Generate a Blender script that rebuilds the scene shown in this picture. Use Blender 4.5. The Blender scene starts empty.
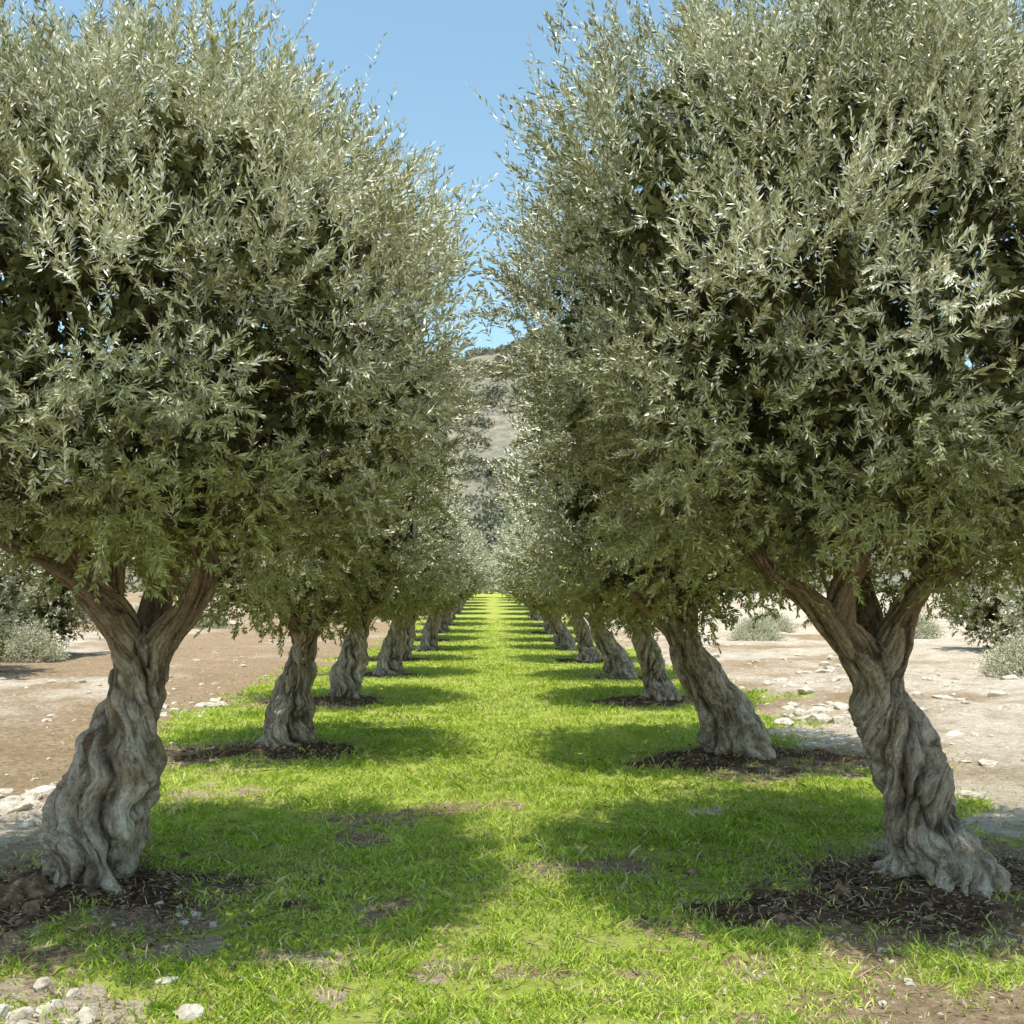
import bpy, bmesh, math, numpy as np
from mathutils import Vector, Matrix
rng = np.random.default_rng(11)
scene = bpy.context.scene
scene.view_settings.view_transform = 'Standard'
scene.view_settings.look = 'None'
scene.view_settings.exposure = 0

# ------------------------------------------------------------ noise
def _h(ix, iy, iz, seed):
    n = (ix*374761393 + iy*668265263 + iz*2147483647 + seed*974634777) & 0xFFFFFFFF
    n = ((n ^ (n >> 13))*1274126177) & 0xFFFFFFFF
    n = ((n ^ (n >> 16))*2246822519) & 0xFFFFFFFF
    return ((n ^ (n >> 15)) & 0xFFFFFF)/float(0xFFFFFF)
def vnoise(p, seed=0):
    p = np.asarray(p, dtype=np.float64)
    i = np.floor(p).astype(np.int64); f = p-i
    f = f*f*(3-2*f)
    r = 0
    for dx in (0, 1):
        wx = f[:, 0] if dx else 1-f[:, 0]
        for dy in (0, 1):
            wy = f[:, 1] if dy else 1-f[:, 1]
            for dz in (0, 1):
                wz = f[:, 2] if dz else 1-f[:, 2]
                r = r + wx*wy*wz*_h(i[:, 0]+dx, i[:, 1]+dy, i[:, 2]+dz, seed)
    return r*2-1
def fbm(p, oct=4, seed=0):
    p = np.asarray(p, dtype=np.float64); a = 1; s = 0; t = 0
    for o in range(oct):
        s = s+a*vnoise(p*(2.03**o)+o*17.3, seed+o); t += a; a *= .5
    return s/t
def p2(x, y, sc, off=0.0):
    return np.stack([np.asarray(x)*sc+off, np.asarray(y)*sc+off*1.7, np.zeros(np.size(x))+0.37+off], 1)
def sstep(a, b, x):
    t = np.clip((x-a)/(b-a), 0, 1); return t*t*(3-2*t)
def nrm(v):
    return v/np.maximum(np.linalg.norm(v, axis=-1, keepdims=True), 1e-9)

def fast_mesh(name, verts, faces_n, loops=None, smooth=False):
    me = bpy.data.meshes.new(name)
    V = len(verts)
    me.vertices.add(V); me.vertices.foreach_set('co', np.asarray(verts, dtype=np.float32).ravel())
    if loops is None:
        k = faces_n; F = V//k; idx = np.arange(V, dtype=np.int32)
    else:
        loops = np.asarray(loops, dtype=np.int32); F, k = loops.shape; idx = loops.ravel()
    me.loops.add(F*k); me.loops.foreach_set('vertex_index', idx)
    me.polygons.add(F)
    me.polygons.foreach_set('loop_start', np.arange(F, dtype=np.int32)*k)
    me.polygons.foreach_set('loop_total', np.full(F, k, dtype=np.int32))
    me.polygons.foreach_set('use_smooth', np.full(F, smooth, dtype=bool))
    me.update(calc_edges=True)
    return me
def add_attr(me, name, typ, data, dom='POINT'):
    a = me.attributes.new(name, typ, dom)
    key = {'FLOAT': 'value', 'FLOAT_VECTOR': 'vector', 'FLOAT_COLOR': 'color'}[typ]
    a.data.foreach_set(key, np.asarray(data, dtype=np.float32).ravel())
def add_obj(name, me, mat=None, parent=None, loc=None):
    o = bpy.data.objects.new(name, me); scene.collection.objects.link(o)
    if mat and not me.materials: me.materials.append(mat)
    if parent: o.parent = parent
    if loc is not None: o.location = loc
    return o

# ------------------------------------------------------------ node helper
class NT:
    def __init__(s, name):
        s.m = bpy.data.materials.new(name); s.m.use_nodes = True
        s.t = s.m.node_tree; s.t.nodes.clear()
        s.out = s.t.nodes.new('ShaderNodeOutputMaterial')
    def n(s, typ, **kw):
        nd = s.t.nodes.new(typ)
        for k, v in kw.items(): setattr(nd, k, v)
        return nd
    def l(s, a, b): s.t.links.new(a, b)
    def noise(s, vec, scale, detail=4, rough=.6):
        nd = s.n('ShaderNodeTexNoise'); nd.inputs['Scale'].default_value = scale
        nd.inputs['Detail'].default_value = detail; nd.inputs['Roughness'].default_value = rough
        if vec: s.l(vec, nd.inputs['Vector'])
        return nd.outputs['Fac']
    def ramp(s, fac, stops):
        nd = s.n('ShaderNodeValToRGB'); e = nd.color_ramp.elements
        while len(e) < len(stops): e.new(.5)
        for i, (p, c) in enumerate(stops):
            e[i].position = p; e[i].color = (*c, 1) if len(c) == 3 else c
        s.l(fac, nd.inputs['Fac']); return nd.outputs['Color']
    def mix(s, fac, a, b, blend='MIX'):
        nd = s.n('ShaderNodeMix', data_type='RGBA', blend_type=blend)
        for sock, v in ((nd.inputs[0], fac), (nd.inputs[6], a), (nd.inputs[7], b)):
            if isinstance(v, (int, float)): sock.default_value = v
            elif isinstance(v, tuple): sock.default_value = (*v, 1)
            else: s.l(v, sock)
        return nd.outputs[2]
    def math(s, op, a, b=None):
        nd = s.n('ShaderNodeMath', operation=op)
        for i, v in enumerate((a, b)):
            if v is None: continue
            if isinstance(v, (int, float)): nd.inputs[i].default_value = v
            else: s.l(v, nd.inputs[i])
        return nd.outputs[0]
    def bump(s, h, strength, dist):
        nd = s.n('ShaderNodeBump'); nd.inputs['Strength'].default_value = strength
        nd.inputs['Distance'].default_value = dist; s.l(h, nd.inputs['Height']); return nd.outputs[0]
    def diffuse(s, col, normal=None):
        b = s.n('ShaderNodeBsdfDiffuse'); s.l(col, b.inputs['Color'])
        if normal: s.l(normal, b.inputs['Normal'])
        return b.outputs[0]
    def mixsh(s, f, a, b):
        m = s.n('ShaderNodeMixShader'); m.inputs[0].default_value = f
        s.l(a, m.inputs[1]); s.l(b, m.inputs[2]); return m.outputs[0]

def leaf_material(name, top, back, bounce_dry, transl=.3, gloss=.07):
    t = NT(name)
    a = t.n('ShaderNodeAttribute', attribute_name='tint').outputs['Fac']
    ctop = t.ramp(a, top)
    if back:
        g = t.n('ShaderNodeNewGeometry')
        col = t.mix(g.outputs['Backfacing'], ctop, t.ramp(a, back))
    else:
        col = ctop
    if bounce_dry:
        bd = t.n('ShaderNodeAttribute', attribute_name='bounce_dry').outputs['Fac']
        col = t.mix(bd, col, bounce_dry)  # second tint: painted bounce light on crowns, dry straw on grass
    p = t.diffuse(col)
    if transl > 0:
        tr = t.n('ShaderNodeBsdfTranslucent'); t.l(t.mix(.4, col, (.26, .33, .07)), tr.inputs['Color'])
        p = t.mixsh(transl, p, tr.outputs[0])
    if gloss > 0:
        gl = t.n('ShaderNodeBsdfGlossy'); gl.inputs['Roughness'].default_value = .34
        gl.inputs['Color'].default_value = (1, 1, 1, 1)
        p = t.mixsh(gloss, p, gl.outputs[0])
    t.l(p, t.out.inputs['Surface'])
    return t.m
mat_leaf = leaf_material('olive_leaf',
    [(0, (.12, .122, .045)), (.5, (.36, .355, .19)), (1, (.70, .68, .46))],
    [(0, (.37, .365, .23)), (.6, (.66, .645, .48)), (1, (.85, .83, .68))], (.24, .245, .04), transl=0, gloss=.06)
mat_core_shade = leaf_material('olive_leaf_core_shade', [(0, (.05, .052, .02)), (1, (.17, .175, .07))], None, None, transl=0, gloss=0)  # darker leaf copy: the crown's inner shade is painted into its colour
mat_scrub = leaf_material('scrub_leaf', [(0, (.10, .105, .06)), (.5, (.21, .21, .14)), (1, (.36, .35, .25))], None, None, transl=0, gloss=0)
mat_grass = leaf_material('grass_blade',
    [(0, (.20, .28, .03)), (.55, (.44, .57, .075)), (1, (.66, .71, .17))], None, (.74, .62, .36), transl=.2, gloss=0)

# bark
t = NT('olive_bark')
co = t.n('ShaderNodeAttribute', attribute_name='bark_co').outputs['Vector']
up = t.n('ShaderNodeAttribute', attribute_name='limb').outputs['Fac']
ob = t.n('ShaderNodeTexCoord').outputs['Object']
n1 = t.noise(co, 5, 7, .7); n2 = t.noise(co, 26, 5, .7); n3 = t.noise(ob, 3.2, 4, .6); n4 = t.noise(ob, 50, 4, .75)
lo = t.ramp(n1, [(.34, (.21, .145, .10)), (.46, (.56, .46, .36)), (.58, (.80, .69, .57)), (.74, (.90, .82, .71))])
hi = t.ramp(n1, [(.32, (.14, .085, .04)), (.5, (.50, .34, .18)), (.75, (.74, .56, .34))])
c = t.mix(up, lo, hi)
c = t.mix(t.ramp(n3, [(.45, (0, 0, 0)), (.7, (.5, .5, .5))]), c, (.47, .35, .24))
c = t.mix(.85, c, t.ramp(n2, [(.32, (.36, .33, .30)), (.5, (.95, .95, .95)), (.7, (1.15, 1.13, 1.1))]), 'MULTIPLY')
c = t.mix(.5, c, t.ramp(n4, [(.35, (.5, .48, .45)), (.6, (1.1, 1.1, 1.1))]), 'MULTIPLY')
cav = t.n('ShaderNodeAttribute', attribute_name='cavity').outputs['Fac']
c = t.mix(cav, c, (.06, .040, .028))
h = t.math('ADD', t.math('MULTIPLY', n1, 1.0), t.math('ADD', t.math('MULTIPLY', n2, .6), t.math('MULTIPLY', n4, .3)))
t.l(t.diffuse(c, t.bump(h, 1.0, .06)), t.out.inputs['Surface'])
mat_bark = t.m
t = NT('olive_twig_bark')
ob = t.n('ShaderNodeTexCoord').outputs['Object']
t.l(t.diffuse(t.ramp(t.noise(ob, 9, 4), [(.3, (.07, .05, .035)), (.7, (.27, .21, .14))])), t.out.inputs['Surface'])
mat_twig = t.m

# ------------------------------------------------------------ terrain
def base_h(x, y):
    r = np.maximum(y-34, 0)
    rise = 0.036*r*r/(r+12)
    rise = np.where(y > 400, 0.036*366*366/378, rise)
    return rise
rows = []
ys = [5.85, 11.3, 16.6, 22.2, 27.8, 33.2, 38.9, 44.4, 50, 55.7, 61.3, 67, 72.5, 78, 84, 90]
for i, y in enumerate(ys):
    rows.append((-2.30+(0 if i < 2 else rng.uniform(-.2, .2)), y+(0 if i < 3 else rng.uniform(-.4, .4)), 'L', i))
ys2 = [6.0, 10.7, 16.5, 21.9, 27.5, 33, 38.6, 44, 49.6, 55.2, 61, 66.6, 72, 78, 83.7, 90]
for i, y in enumerate(ys2):
    rows.append((2.66+(0 if i < 2 else rng.uniform(-.2, .2)), y+(0 if i < 3 else rng.uniform(-.4, .4)), 'R', i))
extra = [(-11.9, 20.5), (-13.2, 27.5), (13.6, 21.5), (15.6, 29.0)]
tp = np.array([(r[0], r[1]) for r in rows])
near_idx = [0, 16, 1, 17, 2, 18]
MSC = {0: (1.75, .85), 16: (1.6, .85)}
def mound(x, y):
    z = np.zeros(np.size(x))
    for tx, ty in tp[near_idx]:
        z = z+.10*np.exp(-(((x-tx)**2+(y-ty)**2)/.55**2))
    return z
def bare_mask(x, y, k=1.0):
    m = np.zeros(np.size(x))
    for i, (tx, ty) in enumerate(tp):
        if ty > 60: continue
        sel = (np.abs(x-tx) < 3.5) & (np.abs(y-ty) < 3)
        if not sel.any(): continue
        xs = x[sel]; yy = y[sel]
        a, b = MSC.get(i, (1.3, .9))
        n = fbm(p2(xs, yy, 1.9, i*3.1), 4, 5)
        d = np.sqrt(((xs-tx+.12)/(a*k))**2+((yy-ty+.12)/(b*k))**2)
        m[sel] = np.maximum(m[sel], 1-sstep(.5, 1.0, d+n*.75))
    return m
def grass_mask(x, y):
    lim = 3.25+1.0*sstep(7, 15, y)
    n = fbm(p2(x, y, .5, 2.0), 4, 31)
    n2 = fbm(p2(x, y, 2.1, 9.0), 4, 77)
    g = 1-sstep(-.45, .45, np.abs(x-.15)-lim+n*1.9+n2*.8)
    near = 1-sstep(4.0, 5.7, y+n*1.4)
    c1 = sstep(.0, 1.3, (x-.65)+n2*1.0)*near
    c2 = sstep(.0, .8, (-x-1.3)+n2*.9)*(1-sstep(3.9, 5.1, y+n*.8))
    g = g*(1-.95*c1)*(1-.85*c2)
    patch = sstep(.16, .40, fbm(p2(x, y, 1.15, 21.0), 4, 55))
    g = g*(1-.85*patch*(1-.7*sstep(7, 12, y)))
    patch2 = sstep(.12, .36, fbm(p2(x, y, 2.7, 5.0), 3, 58))*(1-sstep(5.0, 7.5, y))
    g = g*(1-.75*patch2)
    wide = bare_mask(x, y, 1.6)*sstep(-.4, .4, np.abs(x)-2.0)
    g = g*(1-.8*wide)
    return g
def ground_h(x, y):
    return base_h(x, y)+.05*fbm(p2(x, y, .5), 3, 3)+.03*fbm(p2(x, y, 3.2), 4, 8)+sstep(4.2, 7, np.abs(x))*.16*(.6+fbm(p2(x, y, .8), 4, 21))
def micro_h(x, y, m):
    return ground_h(x, y)-base_h(x, y)+mound(x, y)+m*.035*fbm(p2(x, y, 9.0), 3, 12)

def axis(a, segs):
    out = [a]
    for end, n, pw in segs:
        s = out[-1]; tt = np.linspace(0, 1, n+1)[1:]
        out += list(s+(end-s)*tt**pw)
    return np.array(out)
xp = axis(0, [(5.2, 130, 1), (14, 80, 1.3), (60, 40, 1.6), (500, 20, 1.8)])
xa = np.concatenate([-xp[::-1], xp[1:]])
ya = np.concatenate([-np.array([300, 100, 40, 15, 5, 1]), axis(2.4, [(9, 180, 1), (18, 120, 1.15), (60, 130, 1.3), (130, 40, 1.2), (500, 12, 1.5)])])
X, Y = np.meshgrid(xa, ya); nx = len(xa); ny = len(ya)
x = X.ravel(); y = Y.ravel()
G = grass_mask(x, y); M = bare_mask(x, y)
G = G*(1-.93*M)
Z = base_h(x, y)+micro_h(x, y, M)
pale = sstep(-.15, .4, fbm(p2(x, y, .35, 5.5), 4, 91)+.36*(x > 3.5)-.15*(x < -3.2))
pale = pale*(1-.9*bare_mask(x, y, 1.9))
ii = (np.arange(ny-1)[:, None]*nx+np.arange(nx-1)[None, :]).ravel()
quads = np.stack([ii, ii+1, ii+nx+1, ii+nx], 1)
me = fast_mesh('ground', np.stack([x, y, Z], 1), 4, quads, True)
add_attr(me, 'masks', 'FLOAT_COLOR', np.stack([G, M, pale, np.ones_like(G)], 1))
t = NT('ground_soil_grass')
at = t.n('ShaderNodeAttribute', attribute_name='masks').outputs['Color']
sp = t.n('ShaderNodeSeparateColor'); t.l(at, sp.inputs[0])
ob = t.n('ShaderNodeTexCoord').outputs['Object']
f1 = t.noise(ob, 1.3, 6, .65); f2 = t.noise(ob, 14, 7, .7); f3 = t.noise(ob, 75, 4, .7)
dirtA = t.ramp(f2, [(.3, (.20, .135, .085)), (.5, (.43, .31, .20)), (.7, (.62, .49, .35))])
dirtB = t.ramp(f2, [(.3, (.44, .36, .27)), (.5, (.70, .60, .48)), (.68, (.85, .78, .67))])
dirt = t.mix(sp.outputs[2], dirtA, dirtB)
dirt = t.mix(.8, dirt, t.ramp(f3, [(.35, (.5, .47, .43)), (.6, (1.1, 1.1, 1.1))]), 'MULTIPLY')
dirt = t.mix(t.ramp(f1, [(.46, (0, 0, 0)), (.68, (.6, .6, .6))]), dirt, (.26, .20, .11))
mul = t.ramp(f2, [(.3, (.03, .019, .013)), (.5, (.13, .078, .05)), (.72, (.33, .22, .15))])
gr = t.ramp(f2, [(.3, (.16, .21, .03)), (.5, (.37, .45, .07)), (.7, (.55, .58, .15))])
gr = t.mix(t.ramp(f1, [(.4, (0, 0, 0)), (.72, (.7, .7, .7))]), gr, (.52, .49, .18))
edge = t.math('ADD', sp.outputs[0], t.math('MULTIPLY', t.math('SUBTRACT', f2, .5), 1.5))
c = t.mix(t.ramp(edge, [(.38, (0, 0, 0)), (.6, (1, 1, 1))]), dirt, gr)
edge2 = t.math('ADD', sp.outputs[1], t.math('MULTIPLY', t.math('SUBTRACT', f2, .5), 1.1))
c = t.mix(t.ramp(edge2, [(.35, (0, 0, 0)), (.7, (1, 1, 1))]), c, mul)
hh = t.math('ADD', f2, t.math('MULTIPLY', f3, .4))
t.l(t.diffuse(c, t.bump(hh, 1.0, .05)), t.out.inputs['Surface'])
add_obj('ground', me, t.m)

# ------------------------------------------------------------ grass
def make_grass():
    N = 640000
    u = rng.random(N)
    a, b, k = 3.2, 55.0, -0.85
    yy = (a**k+u*(b**k-a**k))**(1/k)
    xx = rng.uniform(-5.2, 5.2, N)
    keep = (np.abs(xx) < .60*yy+.5)
    xx, yy = xx[keep], yy[keep]; N = len(xx)
    g = grass_mask(xx, yy)*(1-.95*bare_mask(xx, yy))
    cl = fbm(p2(xx, yy, 5.0, 1.0), 2, 66)
    keep = rng.random(N) < np.clip(g*(.6+cl*.9), 0.02, 1)
    xx, yy, g, cl = xx[keep], yy[keep], g[keep], cl[keep]
    n = len(xx)
    sc = 1+np.maximum(yy-5, 0)/13
    hgt = rng.uniform(.016, .046, n)*(1+.7*np.clip(cl, -.5, 1))*np.minimum(sc, 1.5)
    tall = rng.random(n) < .05
    hgt[tall] *= 1.9
    wid = rng.uniform(.0028, .006, n)*sc
    az = rng.uniform(0, 2*math.pi, n)
    side = np.stack([np.cos(az), np.sin(az), np.zeros(n)], 1)
    la = rng.uniform(0, 2*math.pi, n); lm = rng.uniform(.1, .95, n)
    lean = np.stack([np.cos(la)*lm, np.sin(la)*lm, np.ones(n)*1.0], 1)
    z = ground_h(xx, yy)-.006+mound(xx, yy)
    base = np.stack([xx, yy, z], 1)
    mid = base+lean*hgt[:, None]*.55
    tip = base+(lean*np.array([1.5, 1.5, .85]))*hgt[:, None]
    w = wid[:, None]
    V = np.stack([base-side*w*.6, base+side*w*.6, mid+side*w*.8, tip, mid-side*w*.8], 1).reshape(-1, 3)
    me = fast_mesh('grass', V, 5)
    tint = np.clip(.5+.55*fbm(p2(xx, yy, .9, 4), 4, 9)+rng.normal(0, .2, n), 0, 1)
    dry = (rng.random(n) < (.08+.40*(1-g)+.3*np.clip(fbm(p2(xx, yy, 1.6, 8), 3, 14), 0, 1))).astype(float)*rng.uniform(.3, 1, n)
    add_attr(me, 'tint', 'FLOAT', np.repeat(tint, 5)); add_attr(me, 'bounce_dry', 'FLOAT', np.repeat(dry, 5))
    add_obj('grass', me, mat_grass)
    print('grass blades', n)
make_grass()

# ------------------------------------------------------------ foliage
def leaves_from_shoots(P, D, L, K, leaf_len, leaf_w, tint, bounce_dry, droop=0.06):
    S = len(P)
    ref = nrm(rng.normal(size=(S, 3)))
    U = nrm(np.cross(D, ref)); W = np.cross(D, U)
    tt = (np.arange(K)+rng.uniform(0, .6))/K
    tt = np.broadcast_to(tt, (S, K))
    bend = nrm(rng.normal(size=(S, 3)))*.25+np.array([0, 0, -droop])
    pos = P[:, None]+D[:, None]*(L[:, None]*tt)[..., None]+bend[:, None]*(L[:, None]*tt**2)[..., None]
    ang = (np.arange(K)*(math.pi) + (np.arange(K)//2)*(math.pi/2))[None]+rng.uniform(0, 6.28, (S, 1))+rng.normal(0, .4, (S, K))
    rad = np.cos(ang)[..., None]*U[:, None]+np.sin(ang)[..., None]*W[:, None]
    sp = rng.uniform(.4, 1.1, (S, K))[..., None]*(1.1-.6*tt[..., None])
    d = nrm(D[:, None]*(.55+.6*tt[..., None])+rad*sp+rng.normal(0, .20, (S, K, 3)))
    nn = D[:, None]*.6+np.array([0, 0, .4])+rng.normal(0, .6, (S, K, 3))
    side = nrm(np.cross(d, nn)); nn = np.cross(side, d)
    ll = leaf_len*rng.uniform(.5, 1.3, (S, K, 1))*(1-.35*tt[..., None]**3)
    lw = leaf_w*rng.uniform(.65, 1.2, (S, K, 1))
    curl = rng.uniform(-.10, .05, (S, K, 1))
    A = pos; Bp = pos+d*ll*.45+side*lw*.5; C = pos+d*ll+nn*ll*curl; E = pos+d*ll*.45-side*lw*.5
    V = np.stack([A, E, C, Bp], 2).reshape(-1, 3)
    ti = np.clip(tint[:, None]+rng.normal(0, .22, (S, K)), 0, 1).reshape(-1)
    bo = np.clip(bounce_dry[:, None]+rng.normal(0, .08, (S, K)), 0, 1).reshape(-1)
    return V, np.repeat(ti, 4), np.repeat(bo, 4)

def crown_shape(u, c, r, seed, lobe=.13):
    lob = 1+lobe*fbm(u*2.1+seed, 3, seed)*1.6
    m = np.abs(u).max(1)
    sh = 1+.10*(1-m)/.42*(u[:, 2] < .15)
    v = u*(lob*sh)[:, None]
    tap = 1-.20*sstep(.15, .95, u[:, 2])
    v[:, 0] *= tap; v[:, 1] *= tap
    return v
def crown_clumps(c, r, n, seed):
    g = np.random.default_rng(seed)
    k = np.arange(n)+.5
    ph = np.arccos(1-2*k/n); th = math.pi*(1+5**.5)*k
    u = np.stack([np.cos(th)*np.sin(ph), np.sin(th)*np.sin(ph), np.cos(ph)], 1)
    u = nrm(u+g.normal(0, .10, (n, 3)))
    f = np.where(g.random(n) < .80, g.uniform(.80, .99, n), g.uniform(.55, .8, n))
    return c+crown_shape(u, c, r, seed)*f[:, None]*r, u, f

def make_crown(name, c, r, seed, nclump=150, per=38, K=36, leaf=(.056, .0125), core=900, plume=.9, coresz=(.09, .042), fc=1.0):
    c = np.array(c); r = np.array(r)
    cc, u, f = crown_clumps(c, r, nclump, seed)
    P = []; D = []; L = []; T = []; Bnc = []
    for i in range(nclump):
        size = rng.uniform(.18, .36)*fc
        m = int(per*rng.uniform(.75, 1.25))
        off = nrm(rng.normal(size=(m, 3)))*(rng.random((m, 1))**.5)*size
        o = nrm((cc[i]-c)/r)
        low = o[2] < -.3
        d = nrm(o*.55+nrm(off)*.4+np.array([0, 0, .30 if low else .75])+rng.normal(0, .38, (m, 3)))
        P.append(cc[i]+off*np.array([1, 1, 1.0])); D.append(d)
        L.append(rng.uniform(.12, .20 if low else .33, m))
        ct = rng.normal(.48, .20)+.12*(f[i]-.7)/.2*.5
        T.append(np.full(m, ct)+off[:, 2]/size*.12)
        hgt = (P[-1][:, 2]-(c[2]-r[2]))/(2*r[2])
        Bnc.append(.80*(1-sstep(-.02, .40, hgt))+.04+rng.uniform(0, .22)*(rng.random() < .3))  # low leaves greened: bounce light painted into colour, plus random clump tone
    m = int(nclump*plume)
    uu = nrm(rng.normal(size=(m, 3))+np.array([0, 0, .7]))
    P.append(c+crown_shape(uu, c, r, seed)*r*rng.uniform(.9, 1.04, (m, 1))); D.append(nrm(uu*.45+np.array([0, 0, .9])+rng.normal(0, .22, (m, 3))))
    L.append(rng.uniform(.25, .55, m)); T.append(np.full(m, .7)); Bnc.append(np.full(m, .12))
    # bundled leaders rising out of the top
    for _ in range(12):
        u0 = nrm(rng.normal(size=3)*np.array([1, 1, .3])+np.array([0, 0, 1.0]))
        b0 = c+crown_shape(u0[None], c, r, seed)[0]*r*.97; q = 14
        hh_ = np.linspace(0, .50, q)[:, None]
        P.append(b0+hh_*np.array([u0[0]*.25, u0[1]*.25, 1])+rng.normal(0, .035, (q, 3))); D.append(nrm(np.array([0, 0, 1])+rng.normal(0, .28, (q, 3))))
        L.append(rng.uniform(.15, .30, q)); T.append(np.full(q, .55)); Bnc.append(np.full(q, .35))
    P, D, L, T, Bnc = map(np.concatenate, (P, D, L, T, Bnc))
    V1, t1, y1 = leaves_from_shoots(P, D, L, K, leaf[0], leaf[1], T, Bnc)
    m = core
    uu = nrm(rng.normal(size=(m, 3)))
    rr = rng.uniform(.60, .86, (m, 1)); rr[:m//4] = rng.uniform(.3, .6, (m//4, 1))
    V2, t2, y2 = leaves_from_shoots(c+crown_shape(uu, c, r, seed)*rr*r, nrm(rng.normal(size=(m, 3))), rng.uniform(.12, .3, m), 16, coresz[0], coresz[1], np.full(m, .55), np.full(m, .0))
    V = np.concatenate([V1, V2])
    me = fast_mesh(name, V, 4)
    add_attr(me, 'tint', 'FLOAT', np.concatenate([t1, t2])); add_attr(me, 'bounce_dry', 'FLOAT', np.concatenate([y1, y2]))
    me.materials.append(mat_leaf); me.materials.append(mat_core_shade)
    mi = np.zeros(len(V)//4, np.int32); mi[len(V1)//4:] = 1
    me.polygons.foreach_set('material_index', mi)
    print(name, len(V)//4)
    return me, cc

# ------------------------------------------------------------ trunks
def catmull(P, R, n=10):
    P = np.array(P, float); R = np.array(R, float)
    Pe = np.vstack([2*P[0]-P[1], P, 2*P[-1]-P[-2]]); Re = np.concatenate([[R[0]], R, [R[-1]]])
    out = []; ro = []
    for i in range(1, len(Pe)-2):
        for k in range(n):
            s = k/n
            a, b, c_, d = Pe[i-1], Pe[i], Pe[i+1], Pe[i+2]
            out.append(.5*((2*b)+(-a+c_)*s+(2*a-5*b+4*c_-d)*s*s+(-a+3*b-3*c_+d)*s**3))
            ro.append(Re[i]+(Re[i+1]-Re[i])*s)
    out.append(P[-1]); ro.append(R[-1])
    return np.array(out), np.array(ro)
def tube(P, R, ns=14):
    T = nrm(np.gradient(P, axis=0))
    U = nrm(np.cross(T, np.array([0.02, 1, 0.03]))); W = np.cross(T, U)
    a = np.linspace(0, 2*math.pi, ns, endpoint=False)
    V = P[:, None]+(np.cos(a)[None, :, None]*U[:, None]+np.sin(a)[None, :, None]*W[:, None])*R[:, None, None]
    n = len(P); V = V.reshape(-1, 3)
    F = []
    for i in range(n-1):
        for j in range(ns):
            k = (j+1) % ns
            F.append((i*ns+j, i*ns+k, (i+1)*ns+k, (i+1)*ns+j))
    caps = [tuple(range(ns-1, -1, -1)), tuple((n-1)*ns+j for j in range(ns))]
    return V, F, caps
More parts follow.
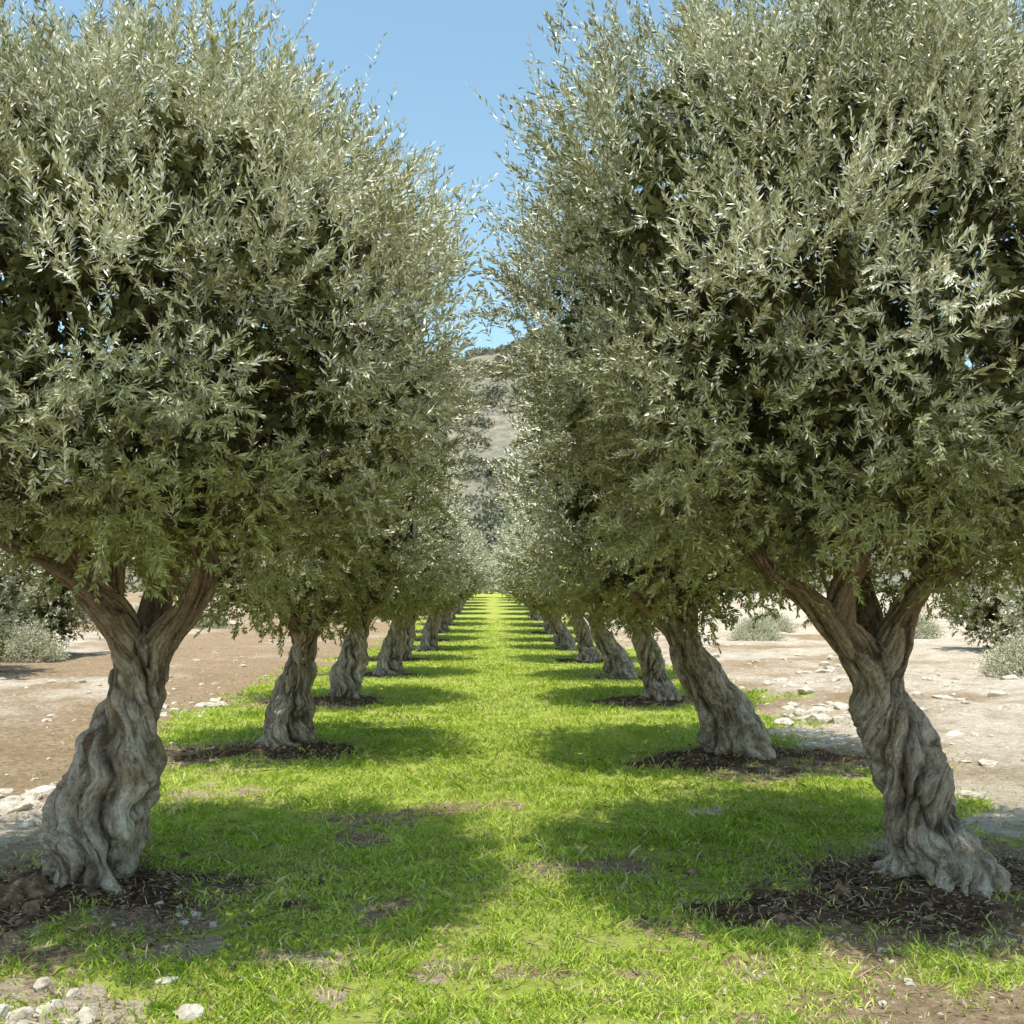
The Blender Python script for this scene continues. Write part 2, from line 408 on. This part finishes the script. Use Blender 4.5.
def make_trunk(name, chains, voxel, twist, seed):
    V = []; F = []; C = []; Rr = []; S = []; Tn = []; lim = []
    o = 0
    for ci, (P, R) in enumerate(chains):
        p, r = catmull(P, R, 12)
        if ci == 0: r = r*.88
        v, f, caps = tube(p, r)
        V.append(v); F += [tuple(q+o for q in ff) for ff in f]+[tuple(q+o for q in ff) for ff in caps]; o += len(v)
        s = np.concatenate([[0], np.cumsum(np.linalg.norm(np.diff(p, axis=0), axis=1))])+P[0][2]
        C.append(p); Rr.append(r); S.append(s); Tn.append(nrm(np.gradient(p, axis=0))); lim.append(np.full(len(p), 1. if ci > 0 else 0.))
    me = bpy.data.meshes.new('tmp'); me.from_pydata(np.vstack(V).tolist(), [], F); me.update()
    ob = bpy.data.objects.new('tmp', me); scene.collection.objects.link(ob)
    md = ob.modifiers.new('r', 'REMESH'); md.mode = 'VOXEL'; md.voxel_size = voxel
    ms = ob.modifiers.new('s', 'SMOOTH'); ms.iterations = 6; ms.factor = .6
    dg = bpy.context.evaluated_depsgraph_get(); dg.update()
    m2 = bpy.data.meshes.new_from_object(ob.evaluated_get(dg))
    bpy.data.objects.remove(ob)
    n = len(m2.vertices); co = np.empty(n*3, np.float32); m2.vertices.foreach_get('co', co); co = co.reshape(-1, 3).astype(float)
    no = np.empty(n*3, np.float32); m2.vertex_normals.foreach_get('vector', no); no = no.reshape(-1, 3).astype(float)
    C = np.vstack(C); Rr = np.concatenate(Rr); S = np.concatenate(S); Tn = np.vstack(Tn); lim = np.concatenate(lim)
    idx = np.empty(n, int)
    for a in range(0, n, 8000):
        dd = np.linalg.norm(co[a:a+8000, None]-C[None], axis=2)/Rr[None]
        idx[a:a+8000] = dd.argmin(1)
    T = Tn[idx]; U = nrm(np.cross(T, np.array([0.02, 1, .03]))); W = np.cross(T, U)
    dv = co-C[idx]; th = np.arctan2((dv*W).sum(1), (dv*U).sum(1)); s = S[idx]+(dv*T).sum(1); R = Rr[idx]
    ph = th+twist*s+1.3*fbm(np.stack([s*1.9, s*0, s*0+seed], 1), 3, seed)
    wob = fbm(co*2.6+seed, 3, seed+5); wob2 = fbm(co*2.6+seed+40, 3, seed+6)
    W3 = np.stack([wob, wob2, wob*.5], 1)
    q = np.stack([np.cos(ph)*1.05, np.sin(ph)*1.05, s*.85+seed*3.3], 1)+W3*.55
    a1 = np.abs(fbm(q*1.25, 2, seed+1)); a2 = np.abs(fbm(q*np.array([3.4, 3.4, 2.4])+W3*.6, 3, seed+2))
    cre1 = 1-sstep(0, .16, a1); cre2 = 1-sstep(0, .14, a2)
    cord = sstep(0, .42, a1); cord2 = sstep(0, .30, a2)
    fine = fbm(q*np.array([9, 9, 8.]), 3, seed+3)
    knot = np.clip(fbm(co*4.2+seed*2, 3, seed+4), -.45, .7)
    lowf = 1-sstep(.0, .50, co[:, 2])
    root = (np.cos(ph*3+seed)+.6*np.cos(ph*5+1.3*seed))*lowf*.14
    lump = fbm(np.stack([np.cos(th)*.9, np.sin(th)*.9, s*2.8+seed], 1), 3, seed+9)
    L_ = lim[idx] > .5
    amp = np.where(L_, .6, 1.0)
    disp = R*(amp*(.27*(cord-.45)+.12*(cord2-.5)+.08*fine-.08*cre1-.07*cre2)+.30*knot*amp+.30*lump*amp+root+lowf*.06)
    co2 = co+no*disp[:, None]
    m2.vertices.foreach_set('co', co2.astype(np.float32).ravel())
    m2.polygons.foreach_set('use_smooth', np.ones(len(m2.polygons), bool))
    add_attr(m2, 'bark_co', 'FLOAT_VECTOR', np.stack([np.cos(ph)*.55, np.sin(ph)*.55, s*.70], 1)+W3*.20)
    add_attr(m2, 'limb', 'FLOAT', np.clip(sstep(.95, 1.7, co[:, 2]), 0, 1)*.9)
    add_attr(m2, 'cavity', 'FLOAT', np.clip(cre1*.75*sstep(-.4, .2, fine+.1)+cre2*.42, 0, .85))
    m2.update(); m2.name = name
    m2.materials.clear(); m2.materials.append(mat_bark)
    print(name, n)
    return m2
def make_branches(name, starts, targets, seed):
    g = np.random.default_rng(seed)
    V = []; F = []; o = 0
    starts = np.array(starts, float)
    for tg in targets:
        st = starts[np.argmin(np.linalg.norm(starts-tg, axis=1)+g.uniform(0, .5, len(starts)))]
        mid = st*.5+tg*.5+g.normal(0, .12, 3)+np.array([0, 0, -.08])
        end = st+(tg-st)*.85
        p, r = catmull([st, st*.72+mid*.28+g.normal(0, .04, 3), mid, end], [.034, .024, .013, .005], 5)
        v, f, caps = tube(p, r, 6)
        V.append(v); F.append(np.array(f)+o); o += len(v)
    me = fast_mesh(name, np.vstack(V), 4, np.vstack(F), True); me.materials.append(mat_twig)
    return me

Lc = [
 ([(0, 0, -.25), (.0, 0, .0), (.05, 0, .25), (.12, .0, .6), (.20, .02, .92), (.25, .02, 1.15), (.29, 0, 1.36)], [.40, .335, .275, .235, .20, .185, .16]),
 ([(.27, 0, 1.22), (.16, -.06, 1.50), (.0, -.10, 1.72), (-.09, -.12, 1.92), (-.05, -.1, 2.15), (-.1, -.2, 2.6), (-.25, -.2, 3.1)], [.13, .105, .09, .08, .07, .055, .03]),
 ([(-.02, -.11, 1.74), (-.20, -.18, 1.88), (-.42, -.22, 1.98), (-.7, -.25, 2.2), (-.95, -.2, 2.6)], [.07, .06, .052, .045, .028]),
 ([(.27, 0, 1.22), (.40, -.03, 1.44), (.55, -.06, 1.60), (.65, -.06, 1.82), (.62, -.05, 2.05), (.78, .0, 2.5), (.85, .1, 3.0)], [.13, .095, .078, .067, .06, .05, .03]),
 ([(.29, .05, 1.3), (.25, .25, 1.6), (.3, .5, 2.0), (.4, .75, 2.6)], [.12, .09, .07, .035]),
 ([(.1, -.05, 1.62), (.12, -.02, 1.9), (.25, .0, 2.3), (.35, 0, 3.2)], [.06, .055, .05, .03]),
]
Rc = [
 ([(.03, 0, -.25), (0, 0, .0), (-.06, 0, .25), (-.17, .0, .6), (-.25, .02, .88), (-.32, .02, 1.1), (-.39, 0, 1.32)], [.40, .34, .275, .235, .205, .19, .16]),
 ([(-.35, 0, 1.18), (-.52, -.06, 1.42), (-.68, -.10, 1.58), (-.84, -.14, 1.72), (-1.05, -.2, 1.86), (-1.25, -.1, 2.3), (-1.3, .0, 2.8)], [.14, .11, .085, .065, .05, .04, .025]),
 ([(-.60, -.08, 1.5), (-.58, -.12, 1.75), (-.50, -.14, 1.95), (-.46, -.12, 2.2), (-.5, -.1, 2.8), (-.6, 0, 3.3)], [.09, .08, .072, .06, .045, .03]),
 ([(-.35, 0, 1.18), (-.27, -.02, 1.42), (-.20, -.05, 1.62), (-.06, -.06, 1.84), (.05, -.06, 2.1), (.25, 0, 2.6), (.5, .0, 3.1)], [.14, .11, .085, .072, .065, .05, .03]),
 ([(-.34, .05, 1.25), (-.3, .3, 1.6), (-.35, .55, 2.1), (-.4, .7, 2.6)], [.12, .09, .07, .035]),
 ([(-.23, -.04, 1.5), (-.02, .1, 1.75), (.3, .15, 1.95), (.7, .2, 2.4)], [.07, .06, .055, .03]),
]
def lean(ch, k, sx=1):
    out = []
    for P, R in ch:
        out.append(([(p[0]*sx+k*max(p[2], 0)*(1 if p[2] < 1.6 else 1.6/p[2]), p[1], p[2]) for p in P], R))
    return out
Cc = lean(Rc, -.20)
trunks = {'L': make_trunk('trunk_l', Lc, .012, 2.4, 3), 'R': make_trunk('trunk_r', Rc, .012, -2.2, 8), 'C': make_trunk('trunk_c', Cc, .018, -1.3, 14),
          'D': make_trunk('trunk_d', lean(Lc, -.06), .018, 1.2, 21)}
crowns = {}
crowns['L'] = make_crown('foliage_l', (.16, 0, 3.34), (1.98, 1.8, 1.52), 4, nclump=300, per=36, K=34, leaf=(.050, .0115), core=2200)
crowns['R'] = make_crown('foliage_r', (-.36, 0, 3.60), (2.16, 1.85, 1.80), 9, nclump=360, per=36, K=34, leaf=(.050, .0115), core=2700)
crowns['M'] = make_crown('foliage_m', (0, 0, 3.06), (1.94, 1.85, 1.64), 23, nclump=220, per=22, K=24, leaf=(.068, .020), core=900, coresz=(.14, .06), fc=1.15)
crowns['F'] = make_crown('foliage_f', (0, 0, 3.06), (1.94, 1.85, 1.64), 31, nclump=150, per=15, K=16, leaf=(.11, .036), core=400, coresz=(.2, .1), fc=1.3)
def limb_ends(ch):
    pts = []
    for P, R in ch[1:]:
        pts += [P[-1], P[-2]]
    return pts
branches = {'L': make_branches('branches_l', limb_ends(Lc), crowns['L'][1][:200:4], 1),
            'R': make_branches('branches_r', limb_ends(Rc), crowns['R'][1][:240:4], 2)}

def olive(x, y, tr, br, cr, rz=0., s=1., crz=0., coff=(0, 0, 0), cs=1.):
    z = float(ground_h(np.array([x]), np.array([y]))[0])
    e = bpy.data.objects.new('olive_tree', None); scene.collection.objects.link(e)
    e.location = (x, y, z); e.rotation_euler = (0, 0, rz); e.scale = (s, s, s)
    add_obj('trunk', trunks[tr], None, e)
    add_obj('branches', branches[br], None, e)
    f = add_obj('foliage', crowns[cr][0], None, e, coff)
    f.rotation_euler = (0, 0, crz); f.scale = (cs, cs, cs)
    return e
for (x_, y_, k, i) in rows:
    cr = 'M' if i < 4 else 'F'
    if i == 0:
        olive(x_, y_, k, k, k)
    elif k == 'L':
        tr = 'D' if i % 2 else 'L'
        olive(x_, y_, tr, 'L', cr, rng.uniform(-.3, .3), rng.uniform(.92, 1.0), rng.uniform(0, 6.28), (.02, 0, .05), .96)
    else:
        tr = 'C' if i % 2 else 'R'
        olive(x_, y_, tr, 'R', cr, rng.uniform(-.25, .25), rng.uniform(.95, 1.06), rng.uniform(0, 6.28), (-.42, 0, -.02), 1.0)
for i, (x_, y_) in enumerate(extra):
    olive(x_, y_, 'LRCD'[i % 4], 'LR'[i % 2], 'F', 0, 1., rng.uniform(0, 6), (0, 0, -1.6), 1.25)

# ------------------------------------------------------------ shrubs
def make_shrub(n, R, H, seed):
    th = rng.uniform(0, 6.28, n); cz = rng.random(n)
    u = np.stack([np.cos(th)*np.sqrt(1-cz**2), np.sin(th)*np.sqrt(1-cz**2), cz], 1)
    rr = (1+.22*fbm(u*2+seed, 3, seed))*rng.uniform(.45, .85, n)
    P = u*rr[:, None]*np.array([R, R, H]); D = nrm(u+np.array([0, 0, .4])+rng.normal(0, .35, (n, 3)))
    V, a, b = leaves_from_shoots(P, D, rng.uniform(.12, .3, n), 12, .06, .018, rng.normal(.5, .15, n), np.full(n, .03))
    me = fast_mesh('shrub', V, 4); add_attr(me, 'tint', 'FLOAT', a); add_attr(me, 'bounce_dry', 'FLOAT', b); me.materials.append(mat_leaf)
    return me
sh = [make_shrub(1500, .95, .95, 3), make_shrub(1300, .8, .7, 7)]
for i, (x_, y_, s) in enumerate([(-11.6, 25.2, 1.0), (-12.6, 45, 1.1), (10.6, 19.6, 1.05), (13.0, 20.5, 1.2), (-14.6, 42, 1.3), (-8.6, 48, 1.1), (9.5, 36, 1.1), (12, 43, 1.3), (-10.5, 55, 1.2), (16, 38, 1.4), (-19, 40, 1.5), (8.5, 52, 1.2), (-7.2, 60, 1.3), (7.0, 58, 1.2), (-9.5, 66, 1.5), (10.5, 64, 1.5)]):
    o = add_obj('shrub', sh[i % 2]); o.location = (x_, y_, float(ground_h(np.array([x_]), np.array([y_]))[0])-.05)
    o.scale = (s, s, s); o.rotation_euler = (0, 0, i*1.7)

# ------------------------------------------------------------ hill
hx = np.linspace(-330, 330, 221); hy = np.linspace(96, 420, 130)
HX, HY = np.meshgrid(hx, hy); x = HX.ravel(); y = HY.ravel()
def hill_h(x, y):
    prof = sstep(98, 245, y)
    crest = 50+8*np.sin(x/55+.6)+5*np.sin(x/23)
    return base_h(x, y)-1.0+prof*crest+prof*9*fbm(p2(x, y, .022), 4, 41)+1.0*sstep(96, 110, y)*(1+fbm(p2(x, y, .12), 3, 44))
hz = hill_h(x, y); nx = len(hx); ny = len(hy)
ii = (np.arange(ny-1)[:, None]*nx+np.arange(nx-1)[None, :]).ravel()
me = fast_mesh('hill', np.stack([x, y, hz], 1), 4, np.stack([ii, ii+1, ii+nx+1, ii+nx], 1), True)
t = NT('hill_dry_scrub_haze')
ob = t.n('ShaderNodeTexCoord').outputs['Object']
f1 = t.noise(ob, .06, 6, .65); f2 = t.noise(ob, .7, 6, .7)
c = t.ramp(f2, [(.35, (.15, .145, .11)), (.5, (.27, .235, .175)), (.68, (.44, .37, .29))])  # dry scrub tones, greyed so distance haze is painted into the colour
c = t.mix(t.ramp(f1, [(.4, (0, 0, 0)), (.62, (.6, .6, .6))]), c, (.19, .195, .15))
t.l(t.diffuse(c, t.bump(f2, .5, .6)), t.out.inputs['Surface'])
add_obj('hill', me, t.m)
n = 3600
bx = rng.normal(0, 38, n); by = 100+165*rng.random(n)
dn = fbm(p2(bx, by, .06, 3), 3, 88); kp = dn > rng.uniform(-.55, .25, n); bx = bx[kp]; by = by[kp]; n = len(bx)
bz = hill_h(bx, by); bs = rng.uniform(.5, 2.4, n)
K = 80
u = nrm(rng.normal(size=(n, K, 3))); u[..., 2] = np.abs(u[..., 2])
pos = np.stack([bx, by, bz], 1)[:, None]+u*bs[:, None, None]*rng.uniform(.65, 1.05, (n, K, 1))*np.array([1.1, 1.1, .85])
a_ = nrm(rng.normal(size=(n, K, 3))+u*.3); b_ = nrm(np.cross(a_, rng.normal(size=(n, K, 3))))
w = (bs[:, None, None]*.17)
V = np.stack([pos-a_*w, pos-b_*w*.6, pos+a_*w, pos+b_*w*.6], 2).reshape(-1, 3)
me = fast_mesh('hillside_scrub', V, 4)
add_attr(me, 'tint', 'FLOAT', np.repeat(np.clip(np.repeat(rng.uniform(.1, .9, n), K)+rng.normal(0, .1, n*K), 0, 1), 4))
me.materials.append(mat_scrub); add_obj('hillside_scrub', me)

# ------------------------------------------------------------ rocks, clods, litter
bm = bmesh.new(); bmesh.ops.create_icosphere(bm, subdivisions=3, radius=1)
iv = np.array([v.co[:] for v in bm.verts]); it = np.array([[v.index for v in f.verts] for f in bm.faces]); bm.free()
def rock_mass(name, items, mat, rough=.35, flat=.6):
    V = []; F = []; o = 0
    X_ = np.array([q[0] for q in items]); Y_ = np.array([q[1] for q in items])
    GZ = ground_h(X_, Y_)+mound(X_, Y_)
    for k, (x_, y_, s) in enumerate(items):
        q = rng.uniform(0, 100)
        v = iv*(1+rough*fbm(iv*1.1+q, 2, 7)[:, None])
        for _ in range(7):
            d = nrm(rng.normal(size=3)); lim = rng.uniform(.5, .85)
            e = v@d; v = v-np.maximum(e-lim, 0)[:, None]*d
        v = v*(1+.10*fbm(iv*4+q, 2, 3)[:, None])
        v = v*np.array([rng.uniform(.7, 1.5), rng.uniform(.7, 1.1), flat*rng.uniform(.7, 1.2)])*s
        a = rng.uniform(0, 6.28); ca, sa = math.cos(a), math.sin(a)
        v = np.stack([v[:, 0]*ca-v[:, 1]*sa, v[:, 0]*sa+v[:, 1]*ca, v[:, 2]], 1)
        V.append(v+np.array([x_, y_, GZ[k]+s*flat*.05])); F.append(it+o); o += len(v)
    me = fast_mesh(name, np.vstack(V), 3, np.vstack(F), False)
    return add_obj(name, me, mat)
t = NT('limestone'); ob = t.n('ShaderNodeTexCoord').outputs['Object']
a1 = t.noise(ob, 12, 6, .7); a2 = t.noise(ob, 60, 4, .7)
c = t.ramp(a1, [(.3, (.30, .25, .18)), (.5, (.60, .53, .43)), (.68, (.82, .77, .67))])
t.l(t.diffuse(c, t.bump(t.math('ADD', a1, a2), .8, .02)), t.out.inputs['Surface']); mat_rock = t.m
t = NT('soil_clod'); ob = t.n('ShaderNodeTexCoord').outputs['Object']
c = t.ramp(t.noise(ob, 12, 6, .65), [(.3, (.05, .033, .022)), (.5, (.18, .115, .075)), (.72, (.40, .29, .20))])
t.l(t.diffuse(c, t.bump(t.noise(ob, 80, 4), .6, .01)), t.out.inputs['Surface']); mat_clod = t.m
items = []
def scatter(cx, cy, rx, ry, n, s0, s1):
    for _ in range(n):
        items.append((cx+rng.normal(0, rx), cy+rng.normal(0, ry), s0+(s1-s0)*rng.random()**3))
scatter(-4.3, 8.5, .6, .5, 120, .02, .18); scatter(-3.4, 9.3, .25, .15, 10, .03, .12)
scatter(-4.6, 15.5, .5, .9, 40, .03, .17); scatter(-2.05, 4.3, .35, .22, 110, .006, .08)
scatter(5.0, 14.2, .6, .8, 50, .03, .20); scatter(6.0, 9.5, 1.2, 1.6, 130, .010, .11)
scatter(1.9, 4.3, .7, .4, 220, .005, .03); scatter(5.5, 18, 1.2, 3, 110, .02, .18); scatter(-6.5, 14, 1.5, 4, 110, .015, .12)
scatter(-8, 25, 3, 6, 70, .03, .14); scatter(8.5, 22, 3, 6, 130, .03, .18); scatter(0, 6, 2.5, 2, 110, .005, .02)
scatter(-1.55, 5.5, .15, .1, 12, .015, .05)
items = [q for q in items if q[1] > 3.3 and (abs(q[0]) > 3.4 or q[1] < 7)]
rock_mass('rocks', items, mat_rock)
items = []
for j, (tx, ty) in enumerate(tp[near_idx]):
    scatter(tx-.1, ty-.1, .85, .42, 320 if j < 2 else 130, .006, .05)
items += [(-2.30+rng.normal(-.30, .10), 5.8+rng.normal(-.15, .12), rng.uniform(.03, .09)) for _ in range(30)]
rock_mass('soil_clods', items, mat_clod, .45, .75)
n = 26000
which = rng.choice([0, 16, 1, 17, 2, 18, 3, 19], n, p=[.24, .24, .14, .14, .08, .08, .04, .04])
lx = tp[which, 0]+rng.normal(0, .85, n); ly = tp[which, 1]-.1+rng.normal(0, .5, n)
lx[:6000] = rng.uniform(-4, 4, 6000); ly[:6000] = rng.uniform(3.4, 9, 6000)
lz = ground_h(lx, ly)+.012+rng.random(n)*.012+mound(lx, ly)
az = rng.uniform(0, 6.28, n); d = nrm(np.stack([np.cos(az), np.sin(az), rng.normal(0, .25, n)], 1))
sd = nrm(np.cross(d, np.array([0, 0, 1.])+rng.normal(0, .35, (n, 3))))
tw = rng.random(n) < .12
ll = np.where(tw, rng.uniform(.08, .22, n), rng.uniform(.02, .05, n))[:, None]; ww = np.where(tw, .0035, .006)[:, None]
p = np.stack([lx, ly, lz], 1)
V = np.stack([p-d*ll*.5, p-sd*ww+d*ll*.02, p+d*ll*.5, p+sd*ww], 1).reshape(-1, 3)
me = fast_mesh('leaf_litter', V, 4)
add_attr(me, 'tint', 'FLOAT', np.repeat(rng.random(n), 4))
t = NT('dry_litter'); a = t.n('ShaderNodeAttribute', attribute_name='tint').outputs['Fac']
t.l(t.diffuse(t.ramp(a, [(0, (.08, .05, .035)), (.5, (.22, .15, .09)), (1, (.42, .34, .24))])), t.out.inputs['Surface'])
me.materials.append(t.m); add_obj('leaf_litter', me)

# ------------------------------------------------------------ light
SUN_EL = math.radians(77)
hv = np.array([-.30, -.95]); hv /= np.linalg.norm(hv)
to_sun = Vector((hv[0]*math.cos(SUN_EL), hv[1]*math.cos(SUN_EL), math.sin(SUN_EL)))
sd_ = bpy.data.lights.new('sun', 'SUN'); sd_.energy = 5.0; sd_.angle = math.radians(.53); sd_.color = (1, .96, .88)
so = bpy.data.objects.new('sun', sd_); scene.collection.objects.link(so)
so.rotation_euler = (-to_sun).to_track_quat('-Z', 'Y').to_euler(); so.location = (0, 0, 50)
w = bpy.data.worlds.new('World'); scene.world = w; w.use_nodes = True
nt = w.node_tree; nt.nodes.clear()
sky = nt.nodes.new('ShaderNodeTexSky'); sky.sky_type = 'NISHITA'; sky.sun_disc = False
sky.sun_elevation = SUN_EL; sky.sun_rotation = math.atan2(to_sun.x, to_sun.y); sky.air_density = 1.0; sky.dust_density = 1.0; sky.ozone_density = .6
mx = nt.nodes.new('ShaderNodeMix'); mx.data_type = 'RGBA'; mx.blend_type = 'MULTIPLY'; mx.inputs[0].default_value = 1
mx.clamp_result = False
mx.inputs[7].default_value = (1.8, 2.0, 1.72, 1)
bg = nt.nodes.new('ShaderNodeBackground'); bg.inputs['Strength'].default_value = .14
wo = nt.nodes.new('ShaderNodeOutputWorld')
nt.links.new(sky.outputs[0], mx.inputs[6]); nt.links.new(mx.outputs[2], bg.inputs[0]); nt.links.new(bg.outputs[0], wo.inputs[0])

# ------------------------------------------------------------ camera
cd = bpy.data.cameras.new('camera'); cd.lens = 35; cd.sensor_width = 36; cd.clip_end = 2000
cam = bpy.data.objects.new('camera', cd); scene.collection.objects.link(cam)
cam.location = (0, 0, 1.70)
cam.rotation_euler = (math.radians(90+4.9), 0, math.radians(-1.1))
scene.camera = cam
